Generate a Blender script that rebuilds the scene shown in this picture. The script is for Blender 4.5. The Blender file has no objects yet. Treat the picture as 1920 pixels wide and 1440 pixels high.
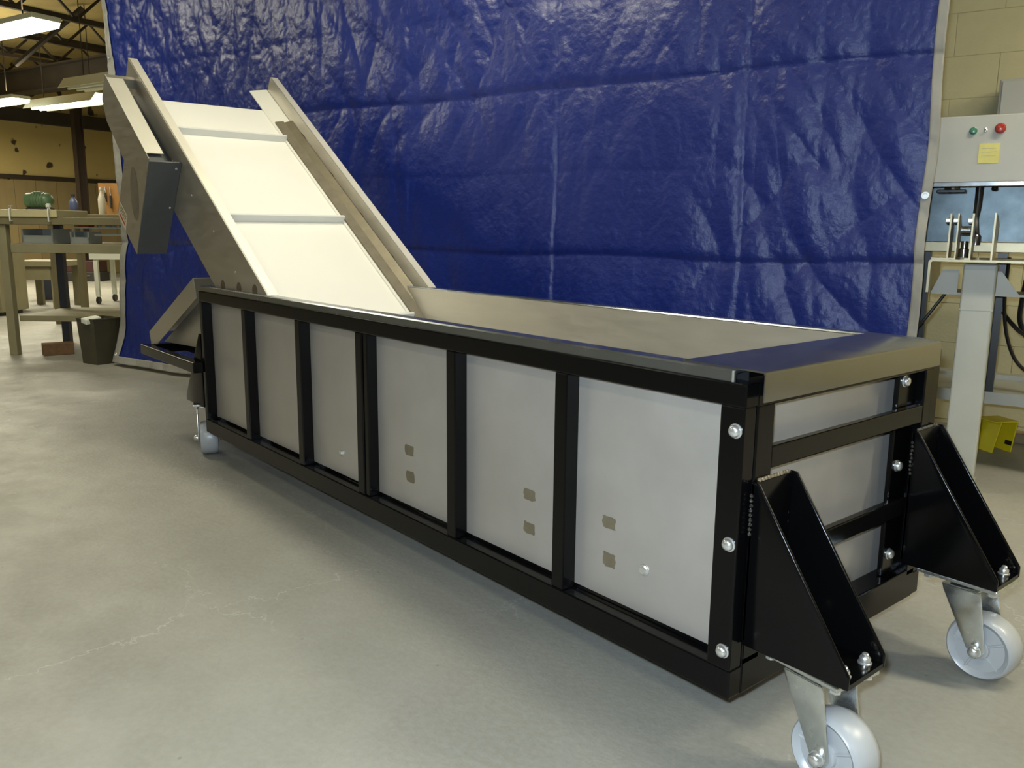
import bpy, bmesh, math, random
import numpy as np
from mathutils import Matrix, Vector

random.seed(7)
rng = np.random.default_rng(11)
scene = bpy.context.scene
COL = scene.collection
PI = math.pi

# ------------------------------------------------------------------ camera
cam_d = bpy.data.cameras.new('camera')
cam_d.sensor_width = 36.0
cam_d.lens = 1565.04 / 1920 * 36.0
cam_d.clip_start = 0.02
cam_d.clip_end = 100
cam = bpy.data.objects.new('camera', cam_d)
COL.objects.link(cam)
yaw, pitch, roll = math.radians(50.024), math.radians(-10.501), math.radians(0.5476)
fwd = Vector((-math.sin(yaw) * math.cos(pitch), math.cos(yaw) * math.cos(pitch), math.sin(pitch)))
rt = Vector((math.cos(yaw), math.sin(yaw), 0))
up = rt.cross(fwd)
rt2 = math.cos(roll) * rt + math.sin(roll) * up
up2 = -math.sin(roll) * rt + math.cos(roll) * up
M = Matrix((rt2, up2, -fwd)).transposed().to_4x4()
M.translation = Vector((0.831, -1.230, 0.9846))
cam.matrix_world = M
scene.camera = cam

# ------------------------------------------------------------------ world, lights, exposure
scene.view_settings.view_transform = 'Standard'
scene.view_settings.look = 'None'
scene.view_settings.exposure = 0.0
scene.view_settings.gamma = 1.0
scene.view_settings.use_curve_mapping = False
cy = scene.cycles
cy.max_bounces = 5; cy.diffuse_bounces = 3; cy.glossy_bounces = 3; cy.transmission_bounces = 1
cy.caustics_reflective = False; cy.caustics_refractive = False
cy.use_adaptive_sampling = True; cy.adaptive_threshold = 0.1
world = bpy.data.worlds.new('world')
scene.world = world
world.use_nodes = True
world.node_tree.nodes['Background'].inputs[0].default_value = (0.9, 0.85, 0.7, 1)
world.node_tree.nodes['Background'].inputs[1].default_value = 0.03
LAMP_COLOR = (1.0, 0.90, 0.66)
LAMP_WATTS = 29.0
FLASH_WATTS = 42.0
# the camera's own flash, a small lamp just above the lens
fl_d = bpy.data.lights.new('camera_flash', 'AREA')
fl_d.shape = 'RECTANGLE'; fl_d.size = 0.05; fl_d.size_y = 0.03
fl_d.energy = FLASH_WATTS
fl_d.color = (0.70, 0.85, 1.0)
fl = bpy.data.objects.new('camera_flash', fl_d)
COL.objects.link(fl)
fm = M.copy(); fm.translation = M.translation + up2 * 0.06 - rt2 * 0.03
fl.matrix_world = fm

# ------------------------------------------------------------------ mesh helpers
class MB:
    def __init__(self):
        self.v = []; self.f = []
    def add(self, vs, fs):
        o = len(self.v)
        self.v += [tuple(p) for p in vs]
        self.f += [tuple(i + o for i in f) for f in fs]
        return self
    def hexa(self, p):
        return self.add(p, [(0, 3, 2, 1), (4, 5, 6, 7), (0, 1, 5, 4), (1, 2, 6, 5), (2, 3, 7, 6), (3, 0, 4, 7)])
    def box(self, x0, x1, y0, y1, z0, z1):
        return self.hexa([(x0, y0, z0), (x1, y0, z0), (x1, y1, z0), (x0, y1, z0),
                          (x0, y0, z1), (x1, y0, z1), (x1, y1, z1), (x0, y1, z1)])
    def ibox(self, s0, s1, t0, t1, y0, y1):
        return self.hexa([inc(s0, y0, t0), inc(s1, y0, t0), inc(s1, y1, t0), inc(s0, y1, t0),
                          inc(s0, y0, t1), inc(s1, y0, t1), inc(s1, y1, t1), inc(s0, y1, t1)])
    def prism(self, poly, fn, a, b):
        """poly: 2-D points; fn(p, q, depth) -> 3-D"""
        n = len(poly)
        vs = [fn(p, q, a) for p, q in poly] + [fn(p, q, b) for p, q in poly]
        fs = [tuple(range(n))[::-1], tuple(range(n, 2 * n))]
        fs += [(i, (i + 1) % n, n + (i + 1) % n, n + i) for i in range(n)]
        return self.add(vs, fs)
    def tube(self, path, r, n=10, cap=True):
        path = [Vector(p) for p in path]
        rs = r if isinstance(r, (list, tuple)) else [r] * len(path)
        vs, fs = [], []
        ref = None
        for i, p in enumerate(path):
            d = (path[min(i + 1, len(path) - 1)] - path[max(i - 1, 0)]).normalized()
            if ref is None:
                ref = Vector((0, 0, 1)) if abs(d.z) < 0.9 else Vector((1, 0, 0))
            a = (ref - d * ref.dot(d)).normalized(); ref = a
            b = d.cross(a)
            for k in range(n):
                t = 2 * PI * k / n
                vs.append(p + (a * math.cos(t) + b * math.sin(t)) * rs[i])
        for i in range(len(path) - 1):
            for k in range(n):
                fs.append((i * n + k, i * n + (k + 1) % n, (i + 1) * n + (k + 1) % n, (i + 1) * n + k))
        if cap:
            fs.append(tuple(range(n))[::-1]); m = (len(path) - 1) * n
            fs.append(tuple(range(m, m + n)))
        return self.add(vs, fs)
    def lathe(self, prof, c, axis, n=24):
        """prof: list of (radius, height along axis); open ends are capped"""
        ax = Vector(axis).normalized()
        ref = Vector((0, 0, 1)) if abs(ax.z) < 0.9 else Vector((1, 0, 0))
        a = (ref - ax * ref.dot(ax)).normalized(); b = ax.cross(a)
        c = Vector(c); vs, fs = [], []
        for r, h in prof:
            for k in range(n):
                t = 2 * PI * k / n
                vs.append(c + ax * h + (a * math.cos(t) + b * math.sin(t)) * max(r, 1e-5))
        for i in range(len(prof) - 1):
            for k in range(n):
                fs.append((i * n + k, i * n + (k + 1) % n, (i + 1) * n + (k + 1) % n, (i + 1) * n + k))
        fs.append(tuple(range(n))[::-1]); m = (len(prof) - 1) * n
        fs.append(tuple(range(m, m + n)))
        return self.add(vs, fs)
    def build(self, name, mat, parent=None, bevel=0.0, seg=2, smooth=False, kind=None):
        me = bpy.data.meshes.new(name)
        bm = bmesh.new()
        bv = [bm.verts.new(p) for p in self.v]
        for f in self.f:
            try:
                bm.faces.new([bv[i] for i in f])
            except ValueError:
                pass
        bmesh.ops.recalc_face_normals(bm, faces=bm.faces[:])
        if bevel:
            bmesh.ops.bevel(bm, geom=[e for e in bm.edges if e.calc_face_angle(0) > 0.5], offset=bevel,
                            segments=seg, affect='EDGES', profile=0.5, clamp_overlap=True)
        if smooth:
            for f in bm.faces:
                f.smooth = True
            for e in bm.edges:
                if e.calc_face_angle(0) > 0.7:
                    e.smooth = False
        bm.to_mesh(me); bm.free()
        me.materials.append(mat)
        return link(name, me, parent, kind)

def link(name, me, parent=None, kind=None):
    o = bpy.data.objects.new(name, me)
    COL.objects.link(o)
    if parent: o.parent = parent
    if kind: o['kind'] = kind
    return o

def thing(name, label, cat, loc=(0, 0, 0), rz=0.0, group=None):
    o = bpy.data.objects.new(name, None)
    COL.objects.link(o)
    o.empty_display_size = 0.1
    o.location = loc; o.rotation_euler = (0, 0, rz)
    return tag(o, label, cat, group)

def tag(o, label, cat, group=None):
    o['label'] = label; o['category'] = cat
    if group: o['group'] = group
    return o

def place(o, loc, rz=0.0):
    o.location = loc; o.rotation_euler = (0, 0, rz)
    return o

def copy_tree(o, parent=None):
    c = o.copy(); COL.objects.link(c); c.parent = parent
    for ch in list(o.children):
        copy_tree(ch, c)
    return c

# incline of the belt: s runs up the slope, t is the height over the guide edge, y across
INC = math.radians(35)
BX, BZ = -2.08, 0.742
def inc(s, y, t):
    return (BX - s * math.cos(INC) + t * math.sin(INC), y, BZ + s * math.sin(INC) + t * math.cos(INC))

# ------------------------------------------------------------------ materials
def mat(name, color, rough=0.5, metal=0.0, spec=0.5, var=0.0, vscale=6.0, bump=0.0, bscale=60.0, coat=0.0,
        rvar=0.0, color2=None, stretch=None):
    m = bpy.data.materials.new(name); m.use_nodes = True
    nt = m.node_tree; b = nt.nodes['Principled BSDF']
    c = (*color, 1)
    b.inputs['Base Color'].default_value = c
    b.inputs['Roughness'].default_value = rough
    b.inputs['Metallic'].default_value = metal
    b.inputs['Specular IOR Level'].default_value = spec
    b.inputs['Coat Weight'].default_value = coat
    b.inputs['Coat Roughness'].default_value = 0.1
    tc = nt.nodes.new('ShaderNodeTexCoord')
    src = tc.outputs['Object']
    if stretch:
        mp = nt.nodes.new('ShaderNodeMapping'); mp.inputs['Scale'].default_value = stretch
        nt.links.new(src, mp.inputs[0]); src = mp.outputs[0]
    if var or color2 or rvar:
        n = nt.nodes.new('ShaderNodeTexNoise'); n.inputs['Scale'].default_value = vscale
        n.inputs['Detail'].default_value = 5; n.inputs['Roughness'].default_value = 0.6
        nt.links.new(src, n.inputs['Vector'])
        if var or color2:
            mx = nt.nodes.new('ShaderNodeMix'); mx.data_type = 'RGBA'
            rmp = nt.nodes.new('ShaderNodeMapRange')
            rmp.inputs[1].default_value = 0.3; rmp.inputs[2].default_value = 0.7
            nt.links.new(n.outputs[0], rmp.inputs[0]); nt.links.new(rmp.outputs[0], mx.inputs[0])
            c2 = color2 or tuple(min(1, k * (1 + var)) for k in color)
            c1 = color if color2 else tuple(k * (1 - var) for k in color)
            mx.inputs[6].default_value = (*c1, 1); mx.inputs[7].default_value = (*c2, 1)
            nt.links.new(mx.outputs[2], b.inputs['Base Color'])
        if rvar:
            r2 = nt.nodes.new('ShaderNodeMapRange')
            r2.inputs[1].default_value = 0.3; r2.inputs[2].default_value = 0.7
            r2.inputs[3].default_value = rough - rvar; r2.inputs[4].default_value = rough + rvar
            nt.links.new(n.outputs[0], r2.inputs[0]); nt.links.new(r2.outputs[0], b.inputs['Roughness'])
    if bump:
        n2 = nt.nodes.new('ShaderNodeTexNoise'); n2.inputs['Scale'].default_value = bscale
        n2.inputs['Detail'].default_value = 4
        nt.links.new(src, n2.inputs['Vector'])
        bp = nt.nodes.new('ShaderNodeBump'); bp.inputs['Strength'].default_value = bump
        bp.inputs['Distance'].default_value = 0.01
        nt.links.new(n2.outputs[0], bp.inputs['Height']); nt.links.new(bp.outputs[0], b.inputs['Normal'])
    return m

def emit(name, color, strength):
    m = bpy.data.materials.new(name); m.use_nodes = True
    nt = m.node_tree; b = nt.nodes['Principled BSDF']
    b.inputs['Base Color'].default_value = (0.8, 0.8, 0.8, 1)
    b.inputs['Emission Color'].default_value = (*color, 1)
    b.inputs['Emission Strength'].default_value = strength
    return m

M_black = mat('black_gloss_paint', (0.0022, 0.0022, 0.0024), 0.17, spec=0.22, rvar=0.03, vscale=3)
M_panel = mat('mill_finish_steel', (0.465, 0.44, 0.405), 0.40, metal=0.5, var=0.07, vscale=5, rvar=0.05, bump=0.01, bscale=120)
M_steel = mat('stainless_sheet', (0.50, 0.47, 0.40), 0.40, metal=0.72, var=0.05, vscale=7, rvar=0.06, stretch=(1, 6, 6))
M_rim = mat('stainless_rim', (0.30, 0.325, 0.345), 0.24, metal=0.95, var=0.05, vscale=9, rvar=0.05)
M_top = mat('stainless_polished', (0.30, 0.305, 0.305), 0.22, metal=0.95, var=0.04, vscale=11, rvar=0.05)
M_zinc = mat('zinc_plate', (0.66, 0.69, 0.68), 0.24, metal=0.95, var=0.12, vscale=30, rvar=0.08)
M_bolt = mat('bolt_zinc', (0.78, 0.80, 0.79), 0.28, metal=0.85)
M_nylon = mat('wheel_nylon', (0.42, 0.44, 0.455), 0.32, var=0.06, vscale=8, spec=0.6)
M_tread = mat('wheel_tread', (0.46, 0.46, 0.46), 0.5, var=0.08, vscale=14)
M_litsteel = mat('lamp_lit_steel', (0.80, 0.77, 0.66), 0.42, metal=0.45, var=0.04, vscale=6)  # paler copy of the stainless, overhead lamplight put into the colour
M_belt = mat('belt_white', (0.80, 0.79, 0.73), 0.45, var=0.015, vscale=3, spec=0.4)
M_cleat = mat('cleat_grey_white', (0.66, 0.67, 0.645), 0.5)
M_uhmw = mat('white_plastic_strip', (0.74, 0.73, 0.66), 0.45)
M_gasket = mat('tan_rubber', (0.15, 0.13, 0.09), 0.6, var=0.2, vscale=14)
M_strip = mat('olive_steel_strip', (0.20, 0.175, 0.12), 0.42, metal=0.4, var=0.15, vscale=10)
M_guard = mat('guard_grey_paint', (0.085, 0.088, 0.088), 0.45, spec=0.5, var=0.06, vscale=20)
M_mark = mat('adhesive_residue', (0.15, 0.125, 0.078), 0.7, var=0.12, vscale=40)
M_weld = mat('weld_bead', (0.03, 0.027, 0.022), 0.18, spec=0.7, bump=0.5, bscale=300)
M_weldraw = mat('weld_raw', (0.30, 0.25, 0.17), 0.35, metal=0.7, bump=0.6, bscale=250, var=0.3, vscale=60)
M_scorch = mat('weld_scorch', (0.10, 0.07, 0.04), 0.6, var=0.4, vscale=90)
M_grease = mat('dark_opening', (0.02, 0.017, 0.012), 0.6)
M_label = mat('paper_label', (0.62, 0.58, 0.42), 0.6)
M_ink = mat('label_ink', (0.16, 0.10, 0.05), 0.6)
M_redink = mat('label_red', (0.45, 0.06, 0.03), 0.6)

# ------------------------------------------------------------------ room
TH = math.radians(18)
EU = Vector((math.cos(TH), math.sin(TH), 0)); EV = Vector((-math.sin(TH), math.cos(TH), 0))
O = Vector((-0.408, 2.119, 0))            # foot of the press stand, origin of the building grid
def bg(u, v, z=0.0):
    return O + EU * u + EV * v + Vector((0, 0, z))

def floor_material():
    m = bpy.data.materials.new('concrete_floor'); m.use_nodes = True
    nt = m.node_tree; b = nt.nodes['Principled BSDF']; L = nt.links
    tc = nt.nodes.new('ShaderNodeTexCoord')
    def noise(scale, det=6, rough=0.6):
        n = nt.nodes.new('ShaderNodeTexNoise'); n.inputs['Scale'].default_value = scale
        n.inputs['Detail'].default_value = det; n.inputs['Roughness'].default_value = rough
        L.new(tc.outputs['Object'], n.inputs['Vector']); return n
    def rng_(sock, a, b_, c, d):
        r = nt.nodes.new('ShaderNodeMapRange')
        for i, v in enumerate((a, b_, c, d)): r.inputs[i + 1].default_value = v
        L.new(sock, r.inputs[0]); return r.outputs[0]
    def mix(f, a, c, blend='MIX'):
        x = nt.nodes.new('ShaderNodeMix'); x.data_type = 'RGBA'; x.blend_type = blend
        for i, v in ((0, f), (6, a), (7, c)):
            if hasattr(v, 'is_output'): L.new(v, x.inputs[i])
            else: x.inputs[i].default_value = v
        return x.outputs[2]
    big = noise(0.9, 4); mid = noise(4.5, 7, 0.65); fine = noise(60, 4)
    c = mix(rng_(big.outputs[0], 0.35, 0.65, 0, 1), (0.265, 0.260, 0.225, 1), (0.345, 0.338, 0.295, 1))
    c = mix(rng_(mid.outputs[0], 0.35, 0.75, 0, 0.5), c, (0.235, 0.222, 0.18, 1))
    c = mix(rng_(fine.outputs[0], 0.35, 0.7, 0, 0.25), c, (0.40, 0.40, 0.37, 1))
    # hairline cracks, lighter than the slab
    warp = noise(3.0, 5, 0.7)
    vm = nt.nodes.new('ShaderNodeVectorMath'); vm.operation = 'SCALE'; vm.inputs[3].default_value = 0.55
    L.new(warp.outputs[1], vm.inputs[0])
    va = nt.nodes.new('ShaderNodeVectorMath'); L.new(tc.outputs['Object'], va.inputs[0]); L.new(vm.outputs[0], va.inputs[1])
    vo = nt.nodes.new('ShaderNodeTexVoronoi'); vo.feature = 'DISTANCE_TO_EDGE'; vo.inputs['Scale'].default_value = 1.5
    vo.voronoi_dimensions = '2D'
    L.new(va.outputs[0], vo.inputs['Vector'])
    crack = rng_(vo.outputs[0], 0.0, 0.007, 1, 0)
    msk = rng_(noise(0.8, 3).outputs[0], 0.44, 0.56, 0, 0.75)
    mu = nt.nodes.new('ShaderNodeMath'); mu.operation = 'MULTIPLY'; L.new(crack, mu.inputs[0]); L.new(msk, mu.inputs[1])
    c = mix(mu.outputs[0], c, (0.46, 0.46, 0.43, 1))
    # small scuffs and pits
    sp = nt.nodes.new('ShaderNodeTexVoronoi'); sp.inputs['Scale'].default_value = 9
    L.new(tc.outputs['Object'], sp.inputs['Vector'])
    c = mix(rng_(sp.outputs[0], 0.02, 0.05, 0.5, 0), c, (0.13, 0.12, 0.09, 1))
    L.new(c, b.inputs['Base Color'])
    L.new(rng_(mid.outputs[0], 0.3, 0.7, 0.42, 0.62), b.inputs['Roughness'])
    b.inputs['Specular IOR Level'].default_value = 0.4
    bp = nt.nodes.new('ShaderNodeBump'); bp.inputs['Strength'].default_value = 0.12; bp.inputs['Distance'].default_value = 0.01
    L.new(fine.outputs[0], bp.inputs['Height']); L.new(bp.outputs[0], b.inputs['Normal'])
    return m

M_floor = floor_material()
M_wall = mat('cream_wall_paint', (0.42, 0.36, 0.19), 0.7, var=0.08, vscale=3, bump=0.1, bscale=50)
M_block = mat('cream_block_paint', (0.58, 0.52, 0.295), 0.65, var=0.05, vscale=5, bump=0.15, bscale=80)
M_mortar = mat('painted_joint', (0.55, 0.49, 0.28), 0.8, var=0.05, vscale=8)
M_wall2 = mat('pale_shop_wall', (0.36, 0.34, 0.285), 0.7, var=0.08, vscale=3)
M_board = mat('plywood_sheet', (0.25, 0.19, 0.085), 0.7, var=0.12, vscale=2.5, stretch=(1, 1, 0.3))
M_deck = mat('ceiling_deck', (0.42, 0.33, 0.13), 0.8, var=0.2, vscale=1.2)
M_girder = mat('dark_brown_steel', (0.035, 0.027, 0.018), 0.6, var=0.3, vscale=3)
M_column = mat('brown_column', (0.028, 0.018, 0.011), 0.55, var=0.2, vscale=3)

def local(name, mb, m, parent=None, bevel=0.0, kind='structure'):
    """building-grid geometry (u, v, z) as a top-level structure object"""
    o = mb.build(name, m, parent, bevel=bevel)
    if parent is None:
        o.location = O; o.rotation_euler = (0, 0, TH); o['kind'] = kind
    return o

U0, U1, V0, V1 = -16.2, 5.0, -7.5, 1.30
VB = 9.0
fl_o = MB().box(U0 - .3, U1 + .3, V0 - .3, VB + .3, -0.12, 0.0)
local('floor', fl_o, M_floor)
wall_back = local('wall_back', MB().box(-6.4, U1, V1 + 0.012, V1 + 0.25, 0, 4.0), M_mortar)
bm_block = None
bw_, bh_ = 0.405, 0.2032
for rI in range(17):
    off = 0.0 if rI % 2 == 0 else bw_ / 2
    for cI in range(10):
        u0 = -1.75 + cI * bw_ + off
        if bm_block is None:
            mb = MB().box(0.0012, bw_ - 0.0012, -0.003, 0.0, 0.0012, bh_ - 0.0012)
            ob = mb.build('block', M_block, wall_back, bevel=0.0015, seg=1)
            bm_block = ob.data
        else:
            ob = link('block', bm_block, wall_back)
        ob.location = (u0, V1 + 0.012 + random.uniform(-.0012, .0012), 0.02 + rI * bh_)
local('wall_bay', MB().box(U0, -6.4, VB, VB + 0.2, 0, 4.0), M_wall)
local('wall_partition', MB().box(-6.4, -6.2, V1 + 0.25, VB, 0, 4.0), M_wall)
local('wall_front', MB().box(U0, U1, V0 - 0.2, V0, 0, 4.0), M_wall2)
local('wall_right', MB().box(U1, U1 + 0.2, V0, V1 + .25, 0, 4.0), M_wall2)

# far wall on the left: painted upper band with scars, a dark rail, vertical sheets below
def scar_wall():
    m = bpy.data.materials.new('stained_yellow_wall'); m.use_nodes = True
    nt = m.node_tree; b = nt.nodes['Principled BSDF']; L = nt.links
    tc = nt.nodes.new('ShaderNodeTexCoord')
    n = nt.nodes.new('ShaderNodeTexNoise'); n.inputs['Scale'].default_value = 1.1; n.inputs['Detail'].default_value = 3
    L.new(tc.outputs['Object'], n.inputs['Vector'])
    mx = nt.nodes.new('ShaderNodeMix'); mx.data_type = 'RGBA'
    mx.inputs[6].default_value = (0.40, 0.30, 0.105, 1); mx.inputs[7].default_value = (0.54, 0.43, 0.17, 1)
    L.new(n.outputs[0], mx.inputs[0])
    n2 = nt.nodes.new('ShaderNodeTexNoise'); n2.inputs['Scale'].default_value = 3.4; n2.inputs['Detail'].default_value = 2
    L.new(tc.outputs['Object'], n2.inputs['Vector'])
    r = nt.nodes.new('ShaderNodeMapRange'); r.inputs[1].default_value = 0.63; r.inputs[2].default_value = 0.66
    L.new(n2.outputs[0], r.inputs[0])
    m2 = nt.nodes.new('ShaderNodeMix'); m2.data_type = 'RGBA'
    m2.inputs[7].default_value = (0.045, 0.03, 0.012, 1)
    L.new(r.outputs[0], m2.inputs[0]); L.new(mx.outputs[2], m2.inputs[6]); L.new(m2.outputs[2], b.inputs['Base Color'])
    b.inputs['Roughness'].default_value = 0.75
    return m
wl = local('wall_left', MB().box(U0 - 0.2, U0, V0, VB, 0, 4.0), scar_wall())
MB().box(U0, U0 + 0.05, -1, 8, 1.82, 1.90).build('rail', M_column, wl)
bd = None
for i in range(22):
    if bd is None:
        o = MB().box(0.0, 0.02, 0.004, 0.396, 0.02, 1.80).build('board', M_board, wl); bd = o.data
    else:
        o = link('board', bd, wl)
    o.location = (U0 + random.uniform(0, .006), -1.0 + i * 0.40, 0)
MB().box(U0, U0 + 0.12, -1, 8, 2.86, 3.10).build('header_beam', M_girder, wl)

# ceiling: deck, girders along the building and open-web joists across it
ceil = local('ceiling', MB().box(U0 - .3, U1 + .3, V0 - .3, VB + .3, 4.0, 4.15), M_deck)
def gbeam(v):
    mb = MB()
    mb.box(U0, U1, v - .11, v + .11, 3.16, 3.19); mb.box(U0, U1, v - .02, v + .02, 3.19, 3.53); mb.box(U0, U1, v - .11, v + .11, 3.53, 3.56)
    return mb.build('girder', M_girder, ceil)
for v in (-3.4, 0.9, 4.6):
    gbeam(v)
jm = None
for i in range(13):
    u = U0 + 0.8 + i * 1.55
    if jm is None:
        mb = MB()
        mb.box(-.035, .035, V0, VB, 3.56, 3.61); mb.box(-.035, .035, V0, VB, 3.94, 4.0)
        k = 0; v = V0
        while v < VB - .6:
            mb.tube([(0, v, 3.6), (0, v + .38, 3.95), (0, v + .76, 3.6)], 0.022, 5); v += .76
        o = mb.build('joist', M_girder, ceil); jm = o.data
    else:
        o = link('joist', jm, ceil)
    o.location = (u, 0, 0)
for v in (1.0, 3.2):
    for i in range(5):
        MB().tube([(U0 + 1.6 + i * 2.2, v, 3.2), (U0 + 2.5 + i * 2.2, v + .5, 3.95)], 0.04, 6).build('brace', M_girder, ceil)

# ------------------------------------------------------------------ hopper with incline belt on casters
L_, W_ = 2.666, 0.769
ZB, ZT = 0.122, 0.722           # bottom and top of the black frame
H = thing('hopper_conveyor', 'long black framed steel hopper on casters with white inclined belt conveyor', 'conveyor', (0, 0, 0))
P = 0.042                      # depth of the frame bars
BEV = 0.003
def fbar(name, x0, x1, y0, y1, z0, z1, bev=BEV):
    return MB().box(x0, x1, y0, y1, z0, z1).build(name, M_black, H, bevel=bev)
# long sides
fbar('top_rail', -L_, 0, 0, P, ZT - 0.043, ZT)
fbar('top_rail', -L_, 0, W_ - P, W_, ZT - 0.043, ZT)
fbar('bottom_rail', -L_, 0, 0, P, ZB, ZB + 0.058)
fbar('bottom_rail', -L_, 0, W_ - P, W_, ZB, ZB + 0.058)
fbar('sill_angle', -L_ + .05, -.052, P, P + .012, ZB + 0.05, ZB + 0.074, 0.001)
POSTS = [-0.4725, -0.884, -1.355, -1.762, -2.214]
for x in POSTS:
    fbar('post', x - .019, x + .019, 0.0015, P, ZB + .058, ZT - .043)
fbar('splice_post', POSTS[2] + .019, POSTS[2] + .044, 0.006, P, ZB + .058, ZT - .043)
for x in POSTS[1:4:2]:
    fbar('post', x - .019, x + .019, W_ - P, W_ - .0015, ZB + .058, ZT - .043)
fbar('corner_post', -.052, -.0005, -0.0005, .036, ZB + .057, ZT - .042)
fbar('corner_post', -L_, -L_ + .03, -0.0005, .042, ZB + .057, ZT - .042)
fbar('corner_post', -.052, -.0005, W_ - .036, W_ + .0005, ZB + .057, ZT - .042)
fbar('corner_post', -L_, -L_ + .03, W_ - .042, W_ + .0005, ZB + .057, ZT - .042)
# near end of the frame
fbar('end_post', -.05, 0.002, .0365, .090, ZB + .058, ZT - .043)
fbar('end_post', -.05, 0.002, W_ - .075, W_ - .0365, ZB + .058, ZT - .043)
fbar('end_angle', -.030, -.018, W_ - .160, W_ - .07, ZB + .074, ZT - .045)
fbar('end_rail', -.05, 0.002, .0365, W_ - .0365, ZB, ZB + .074)
fbar('end_rail', -.05, 0.001, .0365, W_ - .0365, ZT - .045, ZT - .002)
for z0 in (0.434, 0.222):
    fbar('crossbar', -.017, 0.0015, .088, W_ - .074, ZB + z0, ZB + z0 + .042)
# far end of the frame
fbar('end_rail', -L_, -L_ + .05, .042, W_ - .042, ZB, ZB + .058)
fbar('end_rail', -L_, -L_ + .05, .042, W_ - .042, ZB + 0.40, ZB + .44)

# side panels between the posts, with the marks left on three of them
xs = [-L_ + .03] + [x for x in reversed(POSTS)] + [-.052]
panels = []
for i in range(6):
    a = xs[i] + (0.0 if i == 0 else .015); b = xs[i + 1] - (0.0 if i == 5 else .015)
    o = MB().box(a, b, P - .002, P + .003, ZB + .068, ZT - .040).build('side_panel', M_panel, H)
    panels.append(o)
    MB().box(xs[i] if i == 0 else xs[i] + .005, xs[i + 1] if i == 5 else xs[i + 1] - .005, W_ - P - .002, W_ - P + .003, ZB + .068, ZT - .040).build('side_panel', M_panel, H)
def mark(parent, x, z, w, h, sd):
    r = random.Random(sd); n = 22; poly = []
    for k in range(n):
        t = 2 * PI * k / n
        c, s = math.cos(t), math.sin(t)
        e = 0.35
        px = math.copysign(abs(c) ** e, c) * w / 2 * r.uniform(.84, 1.06)
        pz = math.copysign(abs(s) ** e, s) * h / 2 * r.uniform(.84, 1.06)
        poly.append((x + px, z + pz))
    MB().prism(poly, lambda p, q, d: (p, d, q), P - .0028, P - .0018).build('adhesive_mark', M_mark, parent)
mark(panels[5], -.352, ZB + .240, .040, .030, 1); mark(panels[5], -.349, ZB + .156, .038, .034, 2)
mark(panels[4], -.614, ZB + .236, .044, .028, 3); mark(panels[4], -.613, ZB + .152, .042, .030, 4)
mark(panels[3], -1.141, ZB + .235, .046, .032, 5); mark(panels[3], -1.137, ZB + .156, .044, .034, 6)

def bolt_mb(c, axis, r=0.0095, h=0.008, washer=True):
    mb = MB(); ax = Vector(axis)
    if washer:
        mb.lathe([(r * 1.35, 0.0), (r * 1.35, 0.0015), (r * 1.2, 0.002)], c, axis, 16)
    mb.lathe([(r, 0.002), (r, h * .7), (r * .82, h)], c, axis, 6)
    return mb
def dome_bolt(parent, c, axis, r=0.0115):
    mb = MB()
    mb.lathe([(r * 1.2, 0), (r * 1.2, .0015), (r, .0022), (r, .006), (r * .85, .0095), (r * .5, .0118), (r * .1, .0125)], c, axis, 14)
    return mb.build('bolt', M_bolt, parent, smooth=True)
for z in (.515, .303, .094):
    dome_bolt(H, (-.017, -.0005, ZB + z), (0, -1, 0))
for z in (.535, .338, .125):
    dome_bolt(H, (-.018, W_ - .134, ZB + z), (1, 0, 0))
for i, x, z in ((5, -.248, .166), (2, -1.541, .143)):
    bolt_mb((x, P - .002, ZB + z), (0, -1, 0)).build('bolt', M_bolt, panels[i])
# near end panel, seen between the crossbars
ep = MB().box(-.058, -.05, .08, W_ - .05, ZB + .07, ZT - .02).build('end_panel', M_panel, H)
bolt_mb((-.05, .105, ZB + .5), (1, 0, 0), r=.006).build('bolt', M_bolt, ep)

# stainless lining, rims and the wide flange on the near end
mb = MB()
mb.hexa([(-L_ + .03, .046, ZB + .08), (-.06, .046, ZB + .08), (-.06, .049, ZB + .08), (-L_ + .03, .049, ZB + .08),
         (-L_ + .03, .046, ZT + .01), (-.06, .046, ZT + .01), (-.06, .049, ZT + .01), (-L_ + .03, .049, ZT + .01)])
mb.build('inner_wall', M_steel, H)
mb = MB()
mb.hexa([(-L_ + .03, W_ - .14, ZB + .08), (-.06, W_ - .14, ZB + .08), (-.06, W_ - .137, ZB + .08), (-L_ + .03, W_ - .137, ZB + .08),
         (-L_ + .03, W_ - .05, ZT + .016), (-.06, W_ - .05, ZT + .016), (-.06, W_ - .046, ZT + .016), (-L_ + .03, W_ - .046, ZT + .016)])
mb.build('inner_wall', M_steel, H)
mb = MB()
mb.hexa([(-.62, .05, ZB + .08), (-.617, .05, ZB + .08), (-.617, W_ - .135, ZB + .08), (-.62, W_ - .135, ZB + .08),
         (-.158, .05, ZT + .015), (-.155, .05, ZT + .015), (-.155, W_ - .05, ZT + .015), (-.158, W_ - .05, ZT + .015)])
mb.build('inner_wall', M_steel, H)
MB().box(-L_ + .04, -.1, .05, W_ - .1, ZB + .074, ZB + .08).build('hopper_floor', M_steel, H)
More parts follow.
